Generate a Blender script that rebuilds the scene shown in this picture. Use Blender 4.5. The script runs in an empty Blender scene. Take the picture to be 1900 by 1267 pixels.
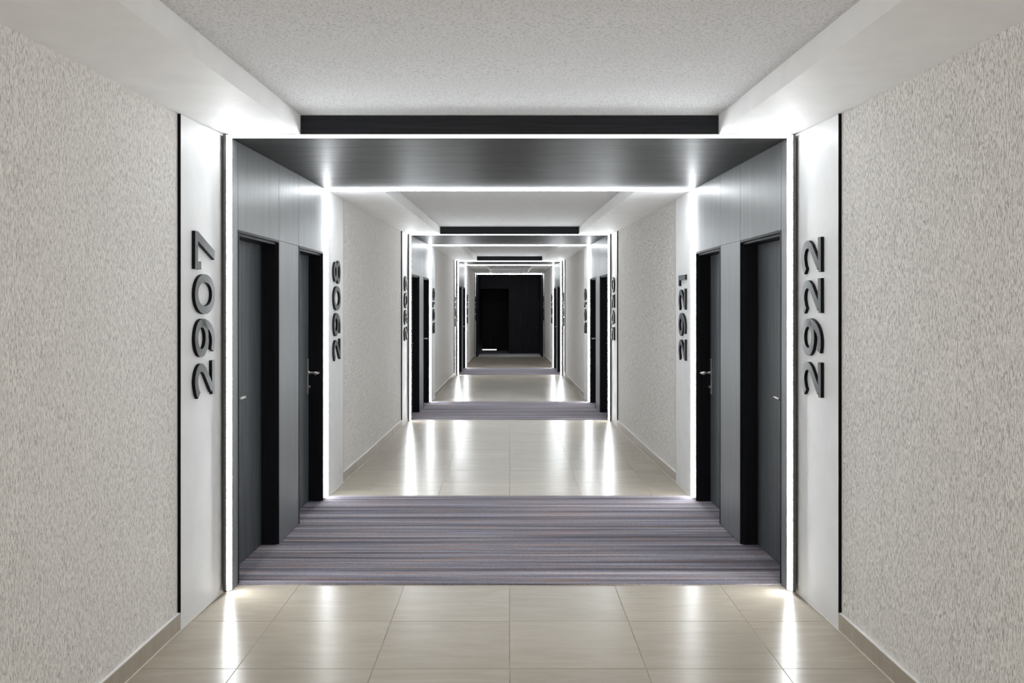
import bpy, bmesh, math, random
random.seed(7)
C = bpy.context.scene.collection
sc = bpy.context.scene

# ------------------------------------------------------------------ camera, world, exposure
F = 1690.0
cam_d = bpy.data.cameras.new('camera')
cam_d.sensor_width = 36.0
cam_d.lens = F / 1900.0 * 36.0
cam_d.shift_x = (950 - 945.5) / 1900.0
cam_d.shift_y = -(633.5 - 565.0) / 1900.0
cam_d.clip_start = 0.05
cam = bpy.data.objects.new('camera', cam_d)
C.objects.link(cam)
cam.location = (0, 0, 1.633)
cam.rotation_euler = (math.radians(90), 0, 0)
sc.camera = cam

world = bpy.data.worlds.new('world')
sc.world = world
world.use_nodes = True
world.node_tree.nodes['Background'].inputs[0].default_value = (0.8, 0.85, 0.9, 1)
world.node_tree.nodes['Background'].inputs[1].default_value = 0.02

sc.view_settings.view_transform = 'Standard'
sc.view_settings.look = 'None'
sc.view_settings.gamma = 1
sc.view_settings.use_curve_mapping = False
sc.view_settings.exposure = 0.70
LED_COL = (0.93, 0.97, 1.0)
LED_STRENGTH = 41.0
REAR_LED_W = 8.0

# the previous doorway bay's light strips (just behind the viewpoint): long thin lamps
def strip_lamp(name, loc, rot, length, watts):
    l = bpy.data.lights.new(name, 'AREA')
    l.shape = 'RECTANGLE'
    l.size = length
    l.size_y = 0.03
    l.energy = watts
    l.color = (1.0, 0.95, 0.89)
    o = bpy.data.objects.new(name, l)
    C.objects.link(o)
    o.location = loc
    o.rotation_euler = rot
    return o
rear = strip_lamp('rear_fill_lamp', (0, -0.55, 1.35), (math.radians(90), 0, 0), 3.0, 11.0)  # added unseen fill panel behind the camera, brightens the near stretch
rear.data.size_y = 2.2
strip_lamp('rear_strip_lamp', (0, -0.12, 2.48), (math.radians(75), 0, 0), 3.3, REAR_LED_W)
strip_lamp('rear_strip_lamp', (-1.66, -0.12, 1.26), (math.radians(90), math.radians(90), 0), 2.4, REAR_LED_W * 0.5)
strip_lamp('rear_strip_lamp', (1.66, -0.12, 1.26), (math.radians(90), math.radians(90), 0), 2.4, REAR_LED_W * 0.5)

# ------------------------------------------------------------------ materials
def new_mat(name):
    m = bpy.data.materials.new(name)
    m.use_nodes = True
    nt = m.node_tree
    return m, nt, nt.nodes, nt.links, nt.nodes['Principled BSDF']

def pos_scaled(nt, sx, sy, sz):
    g = nt.nodes.new('ShaderNodeNewGeometry')
    v = nt.nodes.new('ShaderNodeVectorMath'); v.operation = 'MULTIPLY'
    v.inputs[1].default_value = (sx, sy, sz)
    nt.links.new(g.outputs['Position'], v.inputs[0])
    return v.outputs[0]

def noise(nt, vec, scale=1.0, detail=3.0, rough=0.5, dist=0.0):
    n = nt.nodes.new('ShaderNodeTexNoise')
    n.inputs['Scale'].default_value = scale
    n.inputs['Detail'].default_value = detail
    n.inputs['Roughness'].default_value = rough
    n.inputs['Distortion'].default_value = dist
    nt.links.new(vec, n.inputs['Vector'])
    return n.outputs[0]

def ramp(nt, fac, stops, interp='LINEAR'):
    r = nt.nodes.new('ShaderNodeValToRGB')
    r.color_ramp.interpolation = interp
    e = r.color_ramp.elements
    while len(e) < len(stops):
        e.new(0.5)
    for i, (p, c) in enumerate(stops):
        e[i].position = p
        e[i].color = (c[0], c[1], c[2], 1) if not isinstance(c, float) else (c, c, c, 1)
    nt.links.new(fac, r.inputs[0])
    return r.outputs[0]

def bump(nt, h, bsdf, strength, dist):
    b = nt.nodes.new('ShaderNodeBump')
    b.inputs['Strength'].default_value = strength
    b.inputs['Distance'].default_value = dist
    nt.links.new(h, b.inputs['Height'])
    nt.links.new(b.outputs[0], bsdf.inputs['Normal'])
    return b

def mat_plaster():
    m, nt, N, L, B = new_mat('combed_plaster')
    v = pos_scaled(nt, 400, 400, 46)
    n1 = noise(nt, v, 1.0, 2.5, 0.6, 0.6)
    worms = ramp(nt, n1, [(0.35, 0.0), (0.47, 1.0)])
    col = ramp(nt, n1, [(0.33, (0.53, 0.505, 0.47)), (0.45, (0.87, 0.84, 0.80))])  # grooves also darkened in the colour, painting in their shade
    L.new(col, B.inputs['Base Color'])
    B.inputs['Roughness'].default_value = 0.85
    B.inputs['Specular IOR Level'].default_value = 0.25
    bump(nt, worms, B, 0.95, 0.0045)
    return m

def mat_stipple():
    m, nt, N, L, B = new_mat('stippled_ceiling_paint')
    v = pos_scaled(nt, 1, 1, 1)
    n1 = noise(nt, v, 95, 3, 0.6)
    h = ramp(nt, n1, [(0.40, 0.0), (0.60, 1.0)])
    L.new(ramp(nt, n1, [(0.30, (0.56, 0.56, 0.56)), (0.50, (0.86, 0.86, 0.86))]), B.inputs['Base Color'])
    B.inputs['Roughness'].default_value = 0.9
    bump(nt, h, B, 0.9, 0.004)
    return m

def mat_plain(name, col, rough, spec=0.5, metal=0.0, var=0.03):
    m, nt, N, L, B = new_mat(name)
    v = pos_scaled(nt, 1, 1, 1)
    n1 = noise(nt, v, 6.0, 3)
    a = tuple(c * (1 - var) for c in col); b = tuple(min(1, c * (1 + var)) for c in col)
    L.new(ramp(nt, n1, [(0.3, a), (0.7, b)]), B.inputs['Base Color'])
    B.inputs['Roughness'].default_value = rough
    B.inputs['Specular IOR Level'].default_value = spec
    B.inputs['Metallic'].default_value = metal
    return m

def mat_wood(name, axis, dark, light, rough, spec=0.5, coat=0.0):
    m, nt, N, L, B = new_mat(name)
    hi, lo = 130.0, 2.2
    s = {'z': (hi, hi, lo), 'x': (lo, hi, hi)}[axis]
    v = pos_scaled(nt, *s)
    n1 = noise(nt, v, 1.0, 4, 0.65, 0.8)
    s2 = {'z': (14, 14, 0.5), 'x': (0.5, 14, 14)}[axis]
    n2 = noise(nt, pos_scaled(nt, *s2), 1.0, 3, 0.5, 0.4)
    mx = N.new('ShaderNodeMath'); mx.operation = 'MULTIPLY_ADD'
    L.new(n2, mx.inputs[0]); mx.inputs[1].default_value = 0.3
    mh = N.new('ShaderNodeMath'); mh.operation = 'MULTIPLY'
    L.new(n1, mh.inputs[0]); mh.inputs[1].default_value = 0.7
    L.new(mh.outputs[0], mx.inputs[2])
    L.new(ramp(nt, mx.outputs[0], [(0.36, dark), (0.62, light)]), B.inputs['Base Color'])
    rr = ramp(nt, n1, [(0.3, rough * 1.15), (0.7, rough * 0.85)])
    L.new(rr, B.inputs['Roughness'])
    B.inputs['Specular IOR Level'].default_value = spec
    bump(nt, n1, B, 0.15, 0.0008)
    return m

def mat_tile():
    m, nt, N, L, B = new_mat('polished_beige_porcelain')
    g = N.new('ShaderNodeNewGeometry')
    oi = N.new('ShaderNodeObjectInfo')
    off = N.new('ShaderNodeVectorMath'); off.operation = 'SCALE'
    cmb = N.new('ShaderNodeCombineXYZ')
    for k in range(3): L.new(oi.outputs['Random'], cmb.inputs[k])
    L.new(cmb.outputs[0], off.inputs[0]); off.inputs['Scale'].default_value = 37.0
    add = N.new('ShaderNodeVectorMath'); add.operation = 'ADD'
    L.new(g.outputs['Position'], add.inputs[0]); L.new(off.outputs[0], add.inputs[1])
    sc1 = N.new('ShaderNodeVectorMath'); sc1.operation = 'MULTIPLY'; sc1.inputs[1].default_value = (1.6, 9.0, 1)
    L.new(add.outputs[0], sc1.inputs[0])
    n1 = noise(nt, sc1.outputs[0], 1.3, 6, 0.6, 1.2)
    sc2 = N.new('ShaderNodeVectorMath'); sc2.operation = 'MULTIPLY'; sc2.inputs[1].default_value = (6, 40, 6)
    L.new(add.outputs[0], sc2.inputs[0])
    n2 = noise(nt, sc2.outputs[0], 1.0, 3, 0.5)
    c1 = ramp(nt, n1, [(0.25, (0.345, 0.300, 0.248)), (0.55, (0.385, 0.338, 0.280)), (0.8, (0.42, 0.372, 0.312))])
    hsv = N.new('ShaderNodeHueSaturation')
    L.new(c1, hsv.inputs['Color'])
    mr = N.new('ShaderNodeMapRange')
    L.new(oi.outputs['Random'], mr.inputs['Value']); mr.inputs['To Min'].default_value = 0.96; mr.inputs['To Max'].default_value = 1.04
    L.new(mr.outputs[0], hsv.inputs['Value'])
    L.new(hsv.outputs[0], B.inputs['Base Color'])
    L.new(ramp(nt, n2, [(0.3, 0.22), (0.7, 0.27)]), B.inputs['Roughness'])
    B.inputs['Specular IOR Level'].default_value = 0.22
    B.inputs['IOR'].default_value = 1.36
    bump(nt, n2, B, 0.06, 0.001)
    return m

def mat_carpet():
    m, nt, N, L, B = new_mat('striped_loop_carpet')
    # narrow woven rows running across the corridor
    vy = pos_scaled(nt, 0.45, 115.0, 0)
    rows = noise(nt, vy, 1.0, 3, 0.75)
    vy2 = pos_scaled(nt, 0.15, 9.0, 0)
    bands = noise(nt, vy2, 1.0, 2, 0.6)
    mx = N.new('ShaderNodeMath'); mx.operation = 'ADD'
    a = N.new('ShaderNodeMath'); a.operation = 'MULTIPLY'; a.inputs[1].default_value = 0.68
    b = N.new('ShaderNodeMath'); b.operation = 'MULTIPLY'; b.inputs[1].default_value = 0.32
    L.new(rows, a.inputs[0]); L.new(bands, b.inputs[0])
    L.new(a.outputs[0], mx.inputs[0]); L.new(b.outputs[0], mx.inputs[1])
    base = ramp(nt, mx.outputs[0], [(0.40, (0.035, 0.030, 0.038)), (0.455, (0.17, 0.157, 0.175)),
                                    (0.53, (0.31, 0.288, 0.298)), (0.61, (0.60, 0.565, 0.56))])
    # patchy hue drift: blue, purple, rust
    hue = noise(nt, pos_scaled(nt, 1.3, 26.0, 0), 1.0, 2, 0.6)
    tint = ramp(nt, hue, [(0.30, (0.80, 0.90, 1.10)), (0.45, (0.95, 0.95, 1.06)), (0.57, (1.0, 0.96, 0.98)), (0.70, (1.25, 0.92, 0.80))])
    mm = N.new('ShaderNodeMix'); mm.data_type = 'RGBA'; mm.blend_type = 'MULTIPLY'
    mm.inputs['Factor'].default_value = 1.0
    L.new(base, mm.inputs['A']); L.new(tint, mm.inputs['B'])
    gr = ramp(nt, noise(nt, pos_scaled(nt, 60, 220, 60), 1.0, 3, 0.7), [(0.3, 0.72), (0.7, 1.25)])
    m2 = N.new('ShaderNodeMix'); m2.data_type = 'RGBA'; m2.blend_type = 'MULTIPLY'
    m2.inputs['Factor'].default_value = 1.0
    L.new(mm.outputs['Result'], m2.inputs['A']); L.new(gr, m2.inputs['B'])
    L.new(m2.outputs['Result'], B.inputs['Base Color'])
    B.inputs['Roughness'].default_value = 0.95
    B.inputs['Specular IOR Level'].default_value = 0.1
    f = noise(nt, pos_scaled(nt, 160, 260, 160), 1.0, 2, 0.6)
    ad = N.new('ShaderNodeMath'); ad.operation = 'ADD'
    L.new(f, ad.inputs[0]); L.new(rows, ad.inputs[1])
    bump(nt, ad.outputs[0], B, 0.5, 0.004)
    return m

def mat_emit(name, col, strength):
    m = bpy.data.materials.new(name); m.use_nodes = True
    nt = m.node_tree; nt.nodes.clear()
    e = nt.nodes.new('ShaderNodeEmission'); o = nt.nodes.new('ShaderNodeOutputMaterial')
    e.inputs[0].default_value = (*col, 1); e.inputs[1].default_value = strength
    nt.links.new(e.outputs[0], o.inputs[0])
    return m

M = {
    'plaster': mat_plaster(),
    'stipple': mat_stipple(),
    'paint': mat_plain('smooth_soffit_paint', (0.84, 0.835, 0.825), 0.6, 0.4),
    'panel': mat_plain('satin_white_panel', (0.70, 0.70, 0.695), 0.5, 0.22),
    'tile': mat_tile(),
    'grout': mat_plain('beige_grout', (0.30, 0.265, 0.22), 0.9, 0.2, 0.0, 0.25),
    'carpet': mat_carpet(),
    'sealant': mat_plain('cream_sealant', (0.70, 0.66, 0.58), 0.7, 0.3),
    'wood_v': mat_wood('charcoal_oak_laminate', 'z', (0.125, 0.133, 0.140), (0.158, 0.168, 0.177), 0.38, 0.5),
    'wood_x': mat_wood('charcoal_oak_ceiling_board', 'x', (0.006, 0.006, 0.006), (0.024, 0.023, 0.022), 0.42, 0.3),
    'leaf': mat_wood('dark_oak_door_leaf', 'z', (0.038, 0.044, 0.049), (0.076, 0.086, 0.093), 0.5, 0.35),
    'fascia': mat_wood('black_oak_fascia', 'x', (0.004, 0.005, 0.008), (0.014, 0.017, 0.022), 0.5, 0.3),
    'frame': mat_wood('black_door_frame', 'z', (0.005, 0.005, 0.007), (0.011, 0.012, 0.015), 0.42, 0.12),
    'end': mat_wood('blackened_oak_end_wall', 'z', (0.006, 0.006, 0.009), (0.020, 0.018, 0.027), 0.6, 0.25),
    'black': mat_plain('black_shadow_gap', (0.004, 0.004, 0.005), 0.7, 0.1),
    'digit': mat_plain('dark_grey_number_face', (0.027, 0.030, 0.032), 0.5, 0.4, 0.0, 0.1),
    'digit_side': mat_plain('black_number_edge', (0.003, 0.003, 0.004), 0.6, 0.15),
    'alu': mat_plain('anodised_grey_profile', (0.13, 0.125, 0.12), 0.4, 0.5, 0.6),
    'steel': mat_plain('brushed_steel', (0.62, 0.61, 0.59), 0.28, 0.5, 1.0),
    'led': mat_emit('white_led_diffuser', LED_COL, LED_STRENGTH),
    'led_rear': mat_emit('white_led_diffuser_rear', LED_COL, LED_STRENGTH * 0.6),
    'gap_light': mat_emit('lit_room_beyond_door', (1.0, 0.97, 0.92), 1.0),
    'void': mat_plain('dark_core', (0.02, 0.02, 0.02), 0.9, 0.1),
}

M['wood_x'].node_tree.nodes['Principled BSDF'].inputs['IOR'].default_value = 1.22

# ------------------------------------------------------------------ geometry helpers
class MB:
    """collects solids for ONE mesh object"""
    def __init__(self):
        self.v, self.f, self.mi = [], [], []
    def hexa(self, p, mi=0):
        """p: 8 points, bottom ring 0-3 then top ring 4-7"""
        b = len(self.v)
        self.v += [tuple(q) for q in p]
        for f in ((3, 2, 1, 0), (4, 5, 6, 7), (0, 1, 5, 4), (1, 2, 6, 5), (2, 3, 7, 6), (3, 0, 4, 7)):
            self.f.append(tuple(b + i for i in f)); self.mi.append(mi)
    def box(self, x0, x1, y0, y1, z0, z1, mi=0):
        self.hexa([(x0, y0, z0), (x1, y0, z0), (x1, y1, z0), (x0, y1, z0),
                   (x0, y0, z1), (x1, y0, z1), (x1, y1, z1), (x0, y1, z1)], mi)
    def build(self, name, mats, parent=None, origin=None, bevel=0.0):
        me = bpy.data.meshes.new(name)
        me.from_pydata(self.v, [], self.f)
        if not isinstance(mats, (list, tuple)): mats = [mats]
        for m in mats: me.materials.append(m)
        for i, p in enumerate(me.polygons): p.material_index = self.mi[i]
        bm = bmesh.new(); bm.from_mesh(me)
        bmesh.ops.recalc_face_normals(bm, faces=bm.faces)
        if bevel > 0:
            bmesh.ops.bevel(bm, geom=list(bm.edges), offset=bevel, segments=1, affect='EDGES', clamp_overlap=True)
        bm.to_mesh(me); bm.free()
        o = bpy.data.objects.new(name, me)
        C.objects.link(o)
        if parent is not None:
            o.parent = parent
            if parent.type == 'EMPTY' or parent.location.length > 0:
                o.matrix_parent_inverse = parent.matrix_world.inverted()
        if origin is not None:
            me.transform(__import__('mathutils').Matrix.Translation((-origin[0], -origin[1], -origin[2])))
            o.location = origin
            bpy.context.view_layer.update()
        return o

def empty(name, loc):
    o = bpy.data.objects.new(name, None)
    C.objects.link(o)
    o.location = loc
    o.empty_display_size = 0.1
    bpy.context.view_layer.update()
    return o

def tag(o, label=None, cat=None, group=None, kind=None):
    if label: o['label'] = label
    if cat: o['category'] = cat
    if group: o['group'] = group
    if kind: o['kind'] = kind
    return o

def lerp_table(t, d):
    if d <= t[0][0]:
        (a, x), (b, y) = t[0], t[1]
    elif d >= t[-1][0]:
        (a, x), (b, y) = t[-2], t[-1]
    else:
        for k in range(len(t) - 1):
            if t[k][0] <= d <= t[k + 1][0]:
                (a, x), (b, y) = t[k], t[k + 1]; break
    return x + (y - x) * (d - a) / (b - a)

EYE = 1.633
# four doorway bays: front depth, back depth, liner half width front/back, liner height front/back (above eye)
BAYS = [
    dict(f=5.19, b=7.70, xf=1.585, xb=1.548, zf=0.948, zb=0.972),
    dict(f=12.79, b=15.26, xf=1.388, xb=1.336, zf=0.974, zb=0.995),
    dict(f=21.07, b=23.44, xf=1.184, xb=1.130, zf=0.997, zb=1.020),
    dict(f=28.45, b=30.50, xf=1.004, xb=0.985, zf=0.952, zb=0.952),
]
# four plain stretches between them: [start, end], half width table, soffit inner edge, ceiling heights
SEGS = [
    dict(s=-0.70, e=5.19, x=[(-0.7, 1.722), (2.99, 1.674), (4.57, 1.650), (5.19, 1.628)], si=[(-0.7, 1.22), (5.19, 1.187)],
         z=[(-0.7, 0.876), (2.99, 0.932), (5.19, 0.967)], up=0.107),
    dict(s=7.70, e=12.79, x=[(7.7, 1.541), (8.39, 1.528), (9.58, 1.491), (12.18, 1.436), (12.79, 1.425)], si=[(7.7, 1.077), (12.79, 0.973)],
         z=[(7.7, 0.968), (12.79, 0.986)], up=0.107),
    dict(s=15.26, e=21.07, x=[(15.26, 1.312), (21.07, 1.230)], si=[(15.26, 0.86), (21.07, 0.753)],
         z=[(15.26, 0.992), (21.07, 1.008)], up=0.108),
    dict(s=23.44, e=28.45, x=[(23.44, 1.116), (28.45, 1.052)], si=[(23.44, 0.64), (28.45, 0.566)],
         z=[(23.44, 1.012), (28.45, 0.974)], up=0.105),
]
PW = 0.62          # white number panel width
PROUD = 0.014      # panels stand this far in front of the plaster
SIDE = {'left': -1, 'right': 1}
def Xl(B, d):       # liner half width inside a bay
    return B['xf'] + (B['xb'] - B['xf']) * (d - B['f']) / (B['b'] - B['f'])
def Zl(B, d):
    return EYE + B['zf'] + (B['zb'] - B['zf']) * (d - B['f']) / (B['b'] - B['f'])

# ------------------------------------------------------------------ floor
g = MB()
g.box(-1.95, 1.95, -0.75, 33.0, -0.12, -0.0016)
floor = g.build('floor', M['grout'])
tag(floor, 'glossy beige square floor tiles with pale joints along the corridor', kind='structure')

PITCH = 0.612
GAP = 0.0016
def tile_mesh(parent, pts, name='tile'):
    """pts: four (x,y) corners ccw; slab with a chamfered top edge"""
    cx = sum(p[0] for p in pts) / 4; cy = sum(p[1] for p in pts) / 4
    def ins(p, k):
        dx, dy = cx - p[0], cy - p[1]
        return (p[0] + math.copysign(min(k, abs(dx)), dx), p[1] + math.copysign(min(k, abs(dy)), dy))
    a = [ins(p, GAP) for p in pts]
    b = [ins(p, GAP + 0.0008) for p in pts]
    v = [(x - cx, y - cy, -0.010) for x, y in a] + [(x - cx, y - cy, -0.0008) for x, y in a] + [(x - cx, y - cy, 0.0) for x, y in b]
    f = [(8, 9, 10, 11)]
    for i in range(4):
        j = (i + 1) % 4
        f.append((i, j, 4 + j, 4 + i)); f.append((4 + i, 4 + j, 8 + j, 8 + i))
    me = bpy.data.meshes.new(name)
    me.from_pydata(v, [], f)
    me.materials.append(M['tile'])
    o = bpy.data.objects.new(name, me)
    C.objects.link(o); o.parent = parent
    o.location = (cx, cy, random.uniform(-0.0002, 0.0002))
    return o

CARPET_LIP = 0.12
for i, S in enumerate(SEGS):
    end = S['e'] + (CARPET_LIP if i < 3 else 0.03)
    beg = S['s'] + 0.06
    if i == 0:
        rows = []; y = end
        while y > beg + 0.01:
            rows.append((max(beg, y - PITCH), y)); y -= PITCH
        rows = rows[::-1]
    else:
        rows = []; y = beg
        while y < end - 0.01:
            rows.append((y, min(end, y + PITCH))); y += PITCH
    for (y0, y1) in rows:
        if y1 - y0 < 0.03: continue
        def xw(y):
            if y <= S['e']: return lerp_table(S['x'], max(y, S['s']))
            return Xl(BAYS[i], y)
        X0, X1 = xw(y0), xw(y1)
        m = min(X0, X1)
        ncol = int(m // PITCH)
        for k in range(-ncol, ncol):
            tile_mesh(floor, [(k * PITCH, y0), ((k + 1) * PITCH, y0), ((k + 1) * PITCH, y1), (k * PITCH, y1)])
        xe = ncol * PITCH
        if m - xe > 0.04:
            for s in (-1, 1):
                q = [(s * xe, y0), (s * (X0 - 0.001), y0), (s * (X1 - 0.001), y1), (s * xe, y1)]
                if s < 0: q = q[::-1]
                tile_mesh(floor, q)

# ------------------------------------------------------------------ carpets (cut to the door recesses)
carpet_words = ['striped grey and purple carpet between the nearest four room doors',
                'striped grey carpet between the room doors 2909 and 2920',
                'thin strip of striped carpet between the third pair of lit frames',
                'dark carpet at the foot of the black end wall']
def door_spans(B):
    L = B['b'] - B['f']
    k = L / 2.51
    return [(B['f'] + 0.12, B['f'] + 1.01 * k), (B['f'] + 1.56 * k, B['f'] + 2.375 * k)]
RECESS = 0.112
for i, B in enumerate(BAYS):
    y0, y1 = B['f'] + CARPET_LIP, (B['b'] + 0.058 if i < 3 else 32.6)
    g = MB()
    zc0, zc1 = -0.0012, 0.006
    if i < 3:
        cuts = [y0]
        for a, b in door_spans(B): cuts += [a, b]
        cuts.append(y1)
        cuts = sorted(set(round(c, 4) for c in cuts))
        spans = [(round(a, 4), round(b, 4)) for a, b in door_spans(B)]
        for a, b in zip(cuts, cuts[1:]):
            indoor = any(a >= s0 - 1e-4 and b <= s1 + 1e-4 for s0, s1 in spans)
            ex = RECESS if indoor else -0.0005
            e0 = 0.0 if a < B['b'] else 0
            xa, xb = Xl(B, a) + ex, Xl(B, b) + ex
            g.hexa([(-xa, a, zc0), (xa, a, zc0), (xb, b, zc0), (-xb, b, zc0),
                    (-xa, a, zc1), (xa, a, zc1), (xb, b, zc1), (-xb, b, zc1)])
    else:
        g.box(-0.985, 0.985, 29.905, 30.5, zc0, zc1)
        g.box(-0.985, -0.035, 30.5, y1, zc0, zc1)
    c = g.build('carpet', M['carpet'], origin=(0, y0, 0))
    tag(c, carpet_words[i], 'carpet')

# ------------------------------------------------------------------ walls
def prism(g, side, rows, z0, z1, off0, off1, mi=0):
    """solid following depth rows [(d, X)], from X+off0 (corridor face) out to X+off1; z0/z1 numbers or functions of d"""
    s = SIDE[side]
    fz0 = z0 if callable(z0) else (lambda d: z0)
    fz1 = z1 if callable(z1) else (lambda d: z1)
    for (a, xa), (b, xb) in zip(rows, rows[1:]):
        g.hexa([(s * (xa + off0), a, fz0(a)), (s * (xa + off1), a, fz0(a)), (s * (xb + off1), b, fz0(b)), (s * (xb + off0), b, fz0(b)),
                (s * (xa + off0), a, fz1(a)), (s * (xa + off1), a, fz1(a)), (s * (xb + off1), b, fz1(b)), (s * (xb + off0), b, fz1(b))], mi)

def seg_rows(S, a, b):
    ds = [a] + [d for d, _ in S['x'] if a < d < b] + [b]
    return [(d, lerp_table(S['x'], d)) for d in ds]
def seg_z(S):
    return lambda d: EYE + lerp_table(S['z'], d)

walls = {}
for side in ('left', 'right'):
    g = MB()
    for i, S in enumerate(SEGS):
        prism(g, side, seg_rows(S, S['s'], S['e']), -0.02, seg_z(S), PROUD, 0.22)
    w = g.build('wall_' + side, M['plaster'])
    tag(w, 'off-white combed plaster corridor wall with white and charcoal panels, %s side' % side, kind='structure')
    walls[side] = w
    for i, S in enumerate(SEGS):
        zf = seg_z(S)
        ztop = lambda d, zf=zf: zf(d) - 0.001
        # panel beside the bay in front
        e = S['e']
        g = MB(); prism(g, side, seg_rows(S, e - PW, e - 0.002), 0.0015, ztop, 0.0, PROUD - 0.0005)
        g.build('white_panel', M['panel'], w)
        g = MB(); prism(g, side, [(e - PW - 0.006, lerp_table(S['x'], e - PW)), (e - PW, lerp_table(S['x'], e - PW))], 0.088, ztop, -0.0005, PROUD - 0.0005)
        g.build('shadow_gap', M['black'], w)
        if i > 0:
            s0 = S['s'] + 0.002
            g = MB(); prism(g, side, seg_rows(S, s0, S['s'] + PW + 0.05), 0.0015, ztop, 0.0, PROUD - 0.0005)
            g.build('white_panel', M['panel'], w)
            p = S['s'] + PW + 0.05
            g = MB(); prism(g, side, [(p, lerp_table(S['x'], p)), (p + 0.012, lerp_table(S['x'], p + 0.012))], 0.088, ztop, 0.001, PROUD - 0.0005)
            g.build('shadow_gap', M['black'], w)

# baseboards: ceramic pieces as long as the floor tiles
for side in ('left', 'right'):
    bb = empty('baseboard_' + side, (SIDE[side] * 1.7, 0, 0))
    tag(bb, 'low beige tile skirting under the textured plaster, %s side' % side, kind='structure')
    for i, S in enumerate(SEGS):
        a = S['s'] + (0.0 if i == 0 else PW + 0.064)
        b = S['e'] - PW - 0.004
        cuts = [a]
        if i == 0:
            y = S['e'] + CARPET_LIP - 2 * PITCH
            ys = []
            while y > a + 0.02:
                if y < b - 0.02: ys.append(y)
                y -= PITCH
            cuts += sorted(ys)
        else:
            y = S['s'] + 0.06
            while y < b - 0.02:
                if y > a + 0.02: cuts.append(y)
                y += PITCH
        cuts.append(b)
        for p, q in zip(cuts, cuts[1:]):
            g = MB(); prism(g, side, [(p + 0.001, lerp_table(S['x'], p)), (q - 0.001, lerp_table(S['x'], q))], 0.002, 0.086, -0.0005, PROUD - 0.0005)
            o = g.build('tile', M['tile'], bb, bevel=0.0012)
        # pale filler bead on top of the skirting
        g = MB(); prism(g, side, seg_rows(S, a, b), 0.086, 0.0895, 0.002, PROUD)
        g.build('filler_bead', M['paint'], bb)

# pale sealant line where floor meets wall
for side in ('left', 'right'):
    for S in SEGS:
        g = MB(); prism(g, side, seg_rows(S, S['s'], S['e'] - 0.003), 0.0, 0.0035, -0.004, -0.0004)
        g.build('sealant_line', M['sealant'], bpy.data.objects['baseboard_' + side])

# ------------------------------------------------------------------ ceiling
g = MB()
for i, S in enumerate(SEGS):
    ds = sorted(set([d for d, _ in S['z']] + [d for d, _ in S['si']]))
    for a, b in zip(ds, ds[1:]):
        xa, xb = lerp_table(S['si'], a) + 0.05, lerp_table(S['si'], b) + 0.05
        za, zb = EYE + lerp_table(S['z'], a) + S['up'], EYE + lerp_table(S['z'], b) + S['up']
        g.hexa([(-xa, a, za), (xa, a, za), (xb, b, zb), (-xb, b, zb),
                (-xa, a, za + 0.1), (xa, a, za + 0.1), (xb, b, zb + 0.1), (-xb, b, zb + 0.1)])
ceiling = g.build('ceiling', M['stipple'])
tag(ceiling, 'white stippled ceiling recessed between smooth side soffits', kind='structure')
for i, S in enumerate(SEGS):
    ds = sorted(set([d for d, _ in S['z']] + [d for d, _ in S['si']] + [d for d, _ in S['x']]))
    for side in ('left', 'right'):
        s = SIDE[side]
        g = MB()
        for a, b in zip(ds, ds[1:]):
            ia, ib = lerp_table(S['si'], a), lerp_table(S['si'], b)
            oa, ob = lerp_table(S['x'], a) + 0.2, lerp_table(S['x'], b) + 0.2
            za, zb = EYE + lerp_table(S['z'], a), EYE + lerp_table(S['z'], b)
            h = S['up'] + 0.06
            g.hexa([(s * ia, a, za), (s * oa, a, za), (s * ob, b, zb), (s * ib, b, zb),
                    (s * ia, a, za + h), (s * oa, a, za + h), (s * ob, b, zb + h), (s * ib, b, zb + h)])
        g.build('soffit', M['paint'], ceiling)
    # fascia across the recess at the far end
    e = S['e']; xi = lerp_table(S['si'], e); z = EYE + lerp_table(S['z'], e)
    g = MB()
    if i < 3:
        g.box(-xi + 0.001, xi - 0.001, e - 0.016, e + 0.03, z - 0.003, z + S['up'] + 0.01)
    else:
        g.box(-xi + 0.001, xi - 0.001, e - 0.03, e + 0.03, z - 0.003, z + S['up'] + 0.01)
    f = g.build('fascia_board', M['fascia'] if i < 3 else M['paint'], ceiling)
    if i == 3: f['label'] = 'white fascia board'
    if i > 0:   # plain closing board at the near end of the recess
        a = S['s']; xi = lerp_table(S['si'], a); z = EYE + lerp_table(S['z'], a)
        g = MB(); g.box(-xi, xi, a - 0.02, a, z - 0.003, z + S['up'] + 0.01)
        g.build('closing_board', M['fascia'], ceiling)

# wooden ceiling boards of each bay
for i, B in enumerate(BAYS):
    a0, b0 = B['f'], B['b']
    n = 3 if i < 3 else 1
    cuts = [a0 + (b0 - a0) * t for t in ((0, 0.365, 0.71, 1.0) if n == 3 else (0, 1.0))]
    for a, b in zip(cuts, cuts[1:]):
        a += 0.001; b -= 0.001
        xa, xb = Xl(B, a) + 0.1, Xl(B, b) + 0.1
        za, zb = Zl(B, a), Zl(B, b)
        g = MB()
        g.hexa([(-xa, a, za), (xa, a, za), (xb, b, zb), (-xb, b, zb),
                (-xa, a, za + 0.012), (xa, a, za + 0.012), (xb, b, zb + 0.012), (-xb, b, zb + 0.012)])
        g.build('wood_board', M['wood_x'] if i < 3 else M['end'], ceiling, bevel=0.0008)
    g = MB(); g.box(-1.9, 1.9, a0 + 0.03, b0 - 0.01, EYE + 1.03, EYE + 1.16)
    g.build('core', M['void'], ceiling)

# ------------------------------------------------------------------ bay side linings and doors
def lin(B, side, g, a, b, z0, z1, o0, o1, mi=0):
    prism(g, side, [(a, Xl(B, a)), (b, Xl(B, b))], z0, z1, o0, o1, mi)

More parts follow.
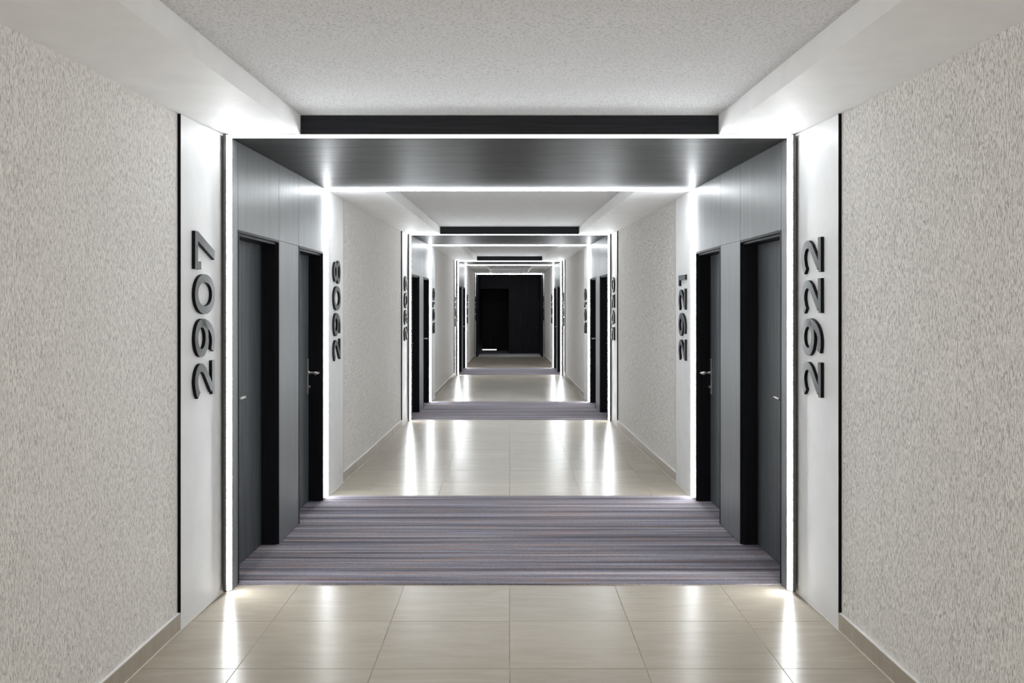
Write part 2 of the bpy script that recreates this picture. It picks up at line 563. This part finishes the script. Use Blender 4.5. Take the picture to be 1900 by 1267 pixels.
DOOR_TOP = 2.068
def make_handle(parent, B, side, dc, direction):
    s = SIDE[side]
    X = Xl(B, dc) + RECESS - 0.001
    h = empty('handle', (s * X, dc, 1.07)); h.parent = parent
    h.matrix_parent_inverse = parent.matrix_world.inverted()
    bpy.context.view_layer.update()
    return h

def handle_parts(door, B, side, dc, direction):
    s = SIDE[side]
    X = Xl(B, dc) + RECESS - 0.0005
    zc = 1.072
    # the tall plate is the handle part itself; lever and cylinder are its pieces
    g = MB(); g.box(min(s * X, s * (X - 0.009)), max(s * X, s * (X - 0.009)), dc - 0.019, dc + 0.019, zc - 0.175, zc + 0.115)
    plate = g.build('handle', M['steel'], door, bevel=0.002)
    bm = bmesh.new()
    import mathutils
    def rod(p, q, r, seg=16):
        p = mathutils.Vector(p); q = mathutils.Vector(q); d = q - p
        rot = d.to_track_quat('Z', 'Y').to_matrix().to_4x4()
        bmesh.ops.create_cone(bm, cap_ends=True, segments=seg, radius1=r, radius2=r, depth=d.length,
                              matrix=mathutils.Matrix.Translation((p + q) / 2) @ rot)
    Xo = X - 0.088
    rod((s * (X - 0.009), dc, zc), (s * (X - 0.016), dc, zc), 0.016)
    rod((s * (X - 0.012), dc, zc), (s * Xo, dc, zc), 0.0095)
    rod((s * Xo, dc - direction * 0.0095, zc), (s * Xo, dc + direction * 0.108, zc), 0.0098)
    me = bpy.data.meshes.new('lever'); bm.to_mesh(me); bm.free(); me.materials.append(M['steel'])
    for p in me.polygons: p.use_smooth = len(p.vertices) == 4
    o = bpy.data.objects.new('lever', me); C.objects.link(o); o.parent = plate
    bm = bmesh.new()
    rod((s * (X - 0.008), dc, zc - 0.115), (s * (X - 0.022), dc, zc - 0.115), 0.0115)
    rod((s * (X - 0.020), dc, zc - 0.115), (s * (X - 0.027), dc, zc - 0.115), 0.006)
    me = bpy.data.meshes.new('lock_cylinder'); bm.to_mesh(me); bm.free(); me.materials.append(M['steel'])
    o = bpy.data.objects.new('lock_cylinder', me); C.objects.link(o); o.parent = plate

ROOMS = {('left', 0): (2907, 2908), ('left', 1): (2909, 2910), ('left', 2): (2911, 2912), ('left', 3): (2913, None),
         ('right', 0): (2922, 2921), ('right', 1): (2920, 2919), ('right', 2): (2918, 2917), ('right', 3): (2916, None)}
near_word = ['nearest bay', 'second bay', 'third bay']
door_n = 0
for i, B in enumerate(BAYS):
    for side in ('left', 'right'):
        w = walls[side]
        if i == 3:
            g = MB(); lin(B, side, g, B['f'] + 0.02, B['b'] + 2.1 if side == 'left' else B['b'], 0.0, lambda d: Zl(B, d), 0.0, 0.2)
            g.build('wood_panel', M['end'], w)
            continue
        (a1, b1), (a2, b2) = door_spans(B)
        ztop = lambda d, B=B: Zl(B, d) - 0.001
        f, bk = B['f'] + 0.001, B['b'] - 0.001
        def panel(a, b, z0, z1, name='wood_panel'):
            g = MB(); lin(B, side, g, a + 0.002, b - 0.002, z0, z1, 0.0, 0.018)
            return g.build(name, M['wood_v'], w, bevel=0.0006)
        panel(f, a1, 0.002, ztop, 'edge_panel')
        panel(a1, b1 + 0.002, DOOR_TOP + 0.001, ztop)
        panel(b1 + 0.002, a2, DOOR_TOP + 0.001, ztop)
        panel(b1, a2, 0.007, DOOR_TOP - 0.001, 'pier_panel')
        panel(a2, b2, DOOR_TOP + 0.001, ztop)
        panel(b2, bk, 0.007, ztop, 'edge_panel')
        # masonry behind the lining, around the openings
        g = MB()
        for (a, b) in ((f, a1 + 0.001), (b1 - 0.001, a2 + 0.001), (b2 - 0.001, bk)):
            lin(B, side, g, a, b, 0, DOOR_TOP, 0.019, 0.3)
        lin(B, side, g, f, bk, DOOR_TOP, lambda d: Zl(B, d) + 0.02, 0.019, 0.3)
        g.build('core', M['void'], w)
        for k, (a, b) in enumerate(((a1, b1), (a2, b2))):
            door_n += 1
            d = empty('door_%d' % door_n, (SIDE[side] * (Xl(B, (a + b) / 2) + 0.06), (a + b) / 2, 0))
            room = ROOMS[(side, i)][k]
            tag(d, 'charcoal wooden room door recessed in a black frame beside room number %d' % room if i == 0 else
                'dark recessed room door, %s of the two on the %s in the %s' % (('nearer', 'farther')[k], side, near_word[i]), kind='structure')
            # stepped black frame: casing, rebate
            g = MB()
            T = DOOR_TOP
            lin(B, side, g, a + 0.0005, a + 0.014, 0.006, T - 0.0005, -0.003, RECESS + 0.04)
            lin(B, side, g, b - 0.014, b - 0.0005, 0.006, T - 0.0005, -0.003, RECESS + 0.04)
            lin(B, side, g, a + 0.014, b - 0.014, T - 0.014, T - 0.0005, -0.003, RECESS + 0.04)
            lin(B, side, g, a + 0.014, a + 0.03, 0.006, T - 0.014, 0.014, RECESS + 0.04)
            lin(B, side, g, b - 0.03, b - 0.014, 0.006, T - 0.014, 0.014, RECESS + 0.04)
            lin(B, side, g, a + 0.03, b - 0.03, T - 0.03, T - 0.014, 0.014, RECESS + 0.04)
            g.build('door_frame', M['frame'], d)
            g = MB()
            mid = a + (b - a) * 0.5
            lin(B, side, g, a + 0.032, mid - 0.0012, 0.009, T - 0.032, RECESS, RECESS + 0.04)
            lin(B, side, g, mid + 0.0012, b - 0.032, 0.009, T - 0.032, RECESS, RECESS + 0.04)
            lin(B, side, g, mid - 0.0012, mid + 0.0012, 0.009, T - 0.032, RECESS + 0.002, RECESS + 0.04)
            leaf = g.build('leaf', M['leaf'], d)
            g = MB(); lin(B, side, g, a, b, -0.01, T, RECESS + 0.0405, RECESS + 0.06)
            g.build('backing', M['void'], d)
            handle_parts(d, B, side, (a + 0.105) if k == 0 else (b - 0.075), 1 if k == 0 else -1)

# ------------------------------------------------------------------ end wall with the open doorway
g = MB(); g.box(-1.2, 1.2, 30.56, 30.75, DOOR_TOP + 0.09, 2.75); g.box(-0.03, 1.2, 30.56, 30.75, 0, DOOR_TOP + 0.09)
we = g.build('wall_end', M['void'])
tag(we, 'black wooden wall closing the corridor, with a doorway in its left half', kind='structure')
zt = EYE + 0.955
for (x0, x1, z0, z1) in ((-0.03, 0.47, 0.007, zt), (0.472, 1.0, 0.007, zt), (-1.0, -0.032, 2.16, zt)):
    g = MB(); g.box(x0, x1, 30.5, 30.56, z0, z1)
    g.build('wood_panel', M['end'], we, bevel=0.001)
g = MB(); g.box(-0.03, 0.0, 30.56, 32.5, 0, 2.2); g.box(-1.1, 0.0, 32.5, 32.7, 0, 2.2) ; g.box(-1.1, 0.0, 30.6, 32.7, 2.158, 2.25)
g.build('core', M['end'], we)
de = empty('door_%d' % (door_n + 1), (-0.72, 32.46, 0))
tag(de, 'black door with light under it inside the far left doorway', kind='structure')
g = MB(); g.box(-1.0, -0.46, 32.44, 32.48, 0.045, 2.05)
g.build('leaf', M['end'], de, bevel=0.001)
g = MB(); g.box(-0.46, -0.42, 32.40, 32.5, 0.006, 2.1); g.box(-1.04, -0.46, 32.40, 32.5, 2.05, 2.1)
g.build('door_frame', M['frame'], de)
g = MB(); g.box(-1.0, -0.46, 32.485, 32.495, 0.008, 0.043)
o = g.build('lit_gap', M['gap_light'], de); o['label'] = 'white light under the door'

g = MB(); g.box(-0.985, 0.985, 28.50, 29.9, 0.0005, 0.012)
lit_band = g.build('lit_carpet_band', M['panel'], floor, bevel=0.002)  # pale slab added; its colour stands in for carpet lit by the LED strip
lit_band['label'] = 'pale slab standing for LED-lit carpet in front of the black end wall'

# wall behind the viewpoint
g = MB(); g.box(-1.95, 1.95, -0.9, -0.7, -0.02, 2.75)
wb = g.build('wall_back', M['plaster'])
tag(wb, 'off-white plaster wall behind the viewpoint', kind='structure')

# ------------------------------------------------------------------ LED frames
led_words = [
    ('glowing white LED frame around the front of the nearest bay, beside numbers 2907 and 2922', 'glowing white LED frame at the back of the nearest bay, beside numbers 2908 and 2921'),
    ('glowing white LED frame around the front of the second bay, beside number 2920', 'glowing white LED frame at the back of the second bay'),
    ('small glowing LED frame around the front of the third bay', 'small glowing LED frame at the back of the third bay'),
    ('single white LED strip over the black end wall', None)]
LIP = 0.003
def led_frame(i, end):
    B = BAYS[i]
    front = end == 'f'
    dd = B[end]
    X = B['x' + end]; Z = EYE + B['z' + end]
    e = empty('flush_mounted_light', (0, dd, 0))
    tag(e, led_words[i][0 if front else 1], 'light', 'LED frames outlining the door bays' if i < 3 else None)
    if front:
        y0, y1 = dd - 0.006, dd + 0.0
        xi, xo = X - LIP, X + 0.012       # diffuser faces the viewer and turns the corner
        xs = xo + 0.017
        zi, zo = Z + 0.0015, Z + 0.0145
    else:
        y0, y1 = dd - 0.052, dd - 0.0015
        xi, xo = X - 0.016, X - 0.0005
        xs = X + 0.002
        zi, zo = Z - 0.013, Z - 0.0006
    if i < 3:
        for s in (-1, 1):
            # angled diffuser: turned towards the middle of the corridor, shielded on its outer side
            g = MB()
            if front: pl = [(xi, y0), (xo, dd - 0.030), (xo, y1), (xi, y1)]
            else: pl = [(xi, y0 + 0.038), (xo, y0), (xo, y1), (xi, y1)]
            g.hexa([(s * x, y, 0.012) for x, y in pl] + [(s * x, y, zi) for x, y in pl])
            g.build('diffuser', M['led' if front and i < 3 else 'led_rear'], e)
            if front:
                g = MB()
                g.box(min(s * xo, s * xs), max(s * xo, s * xs), dd - 0.055, y1 + 0.02, 0.0105, zo - 0.004)
                g.build('channel', M['alu'], e)
            g = MB(); g.box(min(s * xi, s * xo), max(s * xi, s * xo), y0 + 0.001, y1, 0.0066, 0.0115)
            g.build('end_cap', M['alu'], e)
    xw = xo
    g = MB()
    if i == 3: g.box(-xw, xw, dd - 0.004, dd + 0.03, zi - 0.012, zo)
    elif front:
        pl = [(dd, zi + 0.0002), (dd, zo), (dd - 0.014, zo), (y0, zi + 0.0002)]
        g.hexa([(-xw, y, z) for y, z in pl] + [(xw, y, z) for y, z in pl])
    else: g.box(-xw, xw, y0, y1, zi + 0.0002, zo)
    g.build('diffuser', M['led' if front and i < 3 else 'led_rear'], e)
    if front and i < 3:
        g = MB(); g.box(-xs, xs, dd - 0.030, dd, zo + 0.0002, zo + 0.0040)
        g.build('channel', M['alu'], e)
for i in range(4):
    led_frame(i, 'f')
    if i < 3: led_frame(i, 'b')

# ------------------------------------------------------------------ room numbers
def ell(cx, cy, rx, ry, a0, a1, n, p=2.0):
    out = []
    for k in range(n + 1):
        t = math.radians(a0 + (a1 - a0) * k / n)
        c, s_ = math.cos(t), math.sin(t)
        out.append((cx + rx * math.copysign(abs(c) ** (2 / p), c), cy + ry * math.copysign(abs(s_) ** (2 / p), s_)))
    return out
W_ = 0.152
def strokes(ch):
    """-> (width, list of (polyline, closed) centre lines, list of polygons)"""
    if ch == '0': return 0.75, [(ell(0.375, 0.5, 0.30, 0.43, 0, 360, 40, 2.15)[:-1], True)], []
    if ch == '9':
        return 0.72, [(ell(0.355, 0.665, 0.28, 0.262, 0, 360, 36)[:-1], True),
                      (ell(0.29, 0.60, 0.352, 0.528, 10, -90, 20) + [(0.20, 0.08), (0.10, 0.115)], False)], []
    if ch == '6':
        w, st, _ = strokes('9')
        return w, [([(w - x, 1 - y) for x, y in p], c) for p, c in st], []
    if ch == '8':
        return 0.72, [(ell(0.36, 0.745, 0.235, 0.185, 0, 360, 30)[:-1], True), (ell(0.36, 0.295, 0.285, 0.222, 0, 360, 34)[:-1], True)], []
    if ch == '2':
        return 0.68, [([(0.055, 0.80), (0.12, 0.865)] + ell(0.32, 0.69, 0.25, 0.238, 118, -22, 18) + [(0.50, 0.50), (0.12, 0.12)], False)], \
               [[(0.02, 0.0), (0.67, 0.0), (0.67, 0.14), (0.16, 0.14), (0.02, 0.115)]]
    if ch == '7':
        return 0.70, [], [[(0.0, 1.0), (0.0, 0.70), (0.145, 0.70), (0.145, 0.86), (0.0, 0.86 + 0.14)][:4] + [(0.145, 1.0)],
                          [(0.145, 0.86), (0.70, 0.86), (0.70, 1.0), (0.145, 1.0)],
                          [(0.21, 0.0), (0.385, 0.0), (0.70, 0.86), (0.52, 0.86)]]
    if ch == '1':
        return 0.34, [], [[(0.18, 0.0), (0.335, 0.0), (0.335, 1.0), (0.18, 1.0)], [(0.0, 0.86), (0.18, 0.86), (0.18, 1.0), (0.0, 1.0)]]
    if ch == '3':
        return 0.68, [(ell(0.32, 0.31, 0.27, 0.235, -150, 75, 22), False)], \
               [[(0.05, 0.86), (0.62, 0.86), (0.62, 1.0), (0.05, 1.0)], [(0.25, 0.47), (0.42, 0.47), (0.62, 0.86), (0.44, 0.86)]]

def digit_geo(ch):
    """-> quads/polys as list of 2D polygons for faces, with outline edges"""
    w, st, polys = strokes(ch)
    out = []
    for pl, closed in st:
        n = len(pl); L, R = [], []
        for k in range(n):
            if closed: a, b = pl[(k - 1) % n], pl[(k + 1) % n]
            else: a, b = pl[max(0, k - 1)], pl[min(n - 1, k + 1)]
            tx, ty = b[0] - a[0], b[1] - a[1]; l = math.hypot(tx, ty) or 1
            nx, ny = -ty / l * W_ / 2, tx / l * W_ / 2
            L.append((pl[k][0] + nx, pl[k][1] + ny)); R.append((pl[k][0] - nx, pl[k][1] - ny))
        out.append((L, R, closed))
    return w, out, polys

H_D = 0.282
def make_number(num, side, dc, Xface_fn, label):
    s = SIDE[side]
    txt = str(num)
    wid = [digit_geo(c)[0] for c in txt]
    gap = 0.085
    total = sum(wid) + gap * 3
    root = empty('room_number', (s * Xface_fn(dc), dc, 1.14))
    tag(root, label, 'number sign', 'room numbers on the white panels')
    u = 0.0
    T0, T1 = 0.0005, 0.018
    for c, cw in zip(txt, wid):
        _, st, polys = digit_geo(c)
        V, Fc, MI = [], [], []
        def P(pu, pv, t):
            z = 1.14 + (u + pu) * H_D
            # glyph "up" runs to the viewer's left: towards the camera on the left wall, away from it on the right
            d = dc - (pv - 0.5) * H_D if side == 'left' else dc + (pv - 0.5) * H_D
            return (s * (Xface_fn(d) - t), d, z)
        def solid(poly):
            b = len(V); n = len(poly)
            for t in (T0, T1):
                for q in poly: V.append(P(q[0], q[1], t))
            Fc.append(tuple(range(b, b + n))); MI.append(1)
            Fc.append(tuple(range(b + n, b + 2 * n))); MI.append(0)
            for k in range(n):
                j = (k + 1) % n
                Fc.append((b + k, b + j, b + n + j, b + n + k)); MI.append(1)
        for L, R, closed in st:
            n = len(L); b = len(V)
            for k in range(n):
                V += [P(*L[k], T0), P(*R[k], T0), P(*R[k], T1), P(*L[k], T1)]
            rng = range(n) if closed else range(n - 1)
            for k in rng:
                a, e = b + 4 * k, b + 4 * ((k + 1) % n)
                for q, mi in (((0, 1), 1), ((1, 2), 1), ((2, 3), 0), ((3, 0), 1)):
                    Fc.append((a + q[0], a + q[1], e + q[1], e + q[0])); MI.append(mi)
            if not closed:
                Fc.append((b, b + 3, b + 2, b + 1)); MI.append(1)
                e = b + 4 * (n - 1); Fc.append((e, e + 1, e + 2, e + 3)); MI.append(1)
        for p in polys: solid(p)
        me = bpy.data.meshes.new('digit')
        me.from_pydata(V, [], Fc)
        me.materials.append(M['digit']); me.materials.append(M['digit_side'])
        for k, p in enumerate(me.polygons): p.material_index = MI[k]
        bm = bmesh.new(); bm.from_mesh(me); bmesh.ops.recalc_face_normals(bm, faces=bm.faces); bm.to_mesh(me); bm.free()
        o = bpy.data.objects.new('digit', me); C.objects.link(o); o.parent = root
        o.matrix_parent_inverse = root.matrix_world.inverted()
        u += cw + gap

num_label = {
    2907: 'dark grey left-hand room number 2907 running up the large near white panel',
    2922: 'dark grey right-hand room number 2922 running up the large near white panel',
    2908: 'dark grey left-hand room number 2908 on the white panel past the nearest bay',
    2921: 'dark grey right-hand room number 2921 on the white panel past the nearest bay',
    2909: 'small dark left-hand room number 2909 on the panel before the second bay',
    2920: 'small dark right-hand room number 2920 on the panel before the second bay',
    2910: 'narrow dark room number seen edge-on past the second bay, on the left wall',
    2919: 'narrow dark room number seen edge-on past the second bay, on the right wall',
    2911: 'tiny dark room number on the left wall before the third bay',
    2918: 'tiny dark room number on the right wall before the third bay',
    2912: 'tiny dark room number on the left wall just past the third bay',
    2917: 'tiny dark room number on the right wall just past the third bay',
    2913: 'tiny dark room number on the left beside the black end wall',
    2916: 'tiny dark room number on the right beside the black end wall'}
for side in ('left', 'right'):
    for i in range(4):
        S = SEGS[i]
        a, b = ROOMS[(side, i)]
        fn = lambda d, S=S: lerp_table(S['x'], d)
        make_number(a, side, S['e'] - (0.335 if side == 'left' else 0.29), fn, num_label[a])
        if b and i < 3:
            S2 = SEGS[i + 1]
            fn2 = lambda d, S=S2: lerp_table(S['x'], d)
            make_number(b, side, S2['s'] + 0.33, fn2, num_label[b])
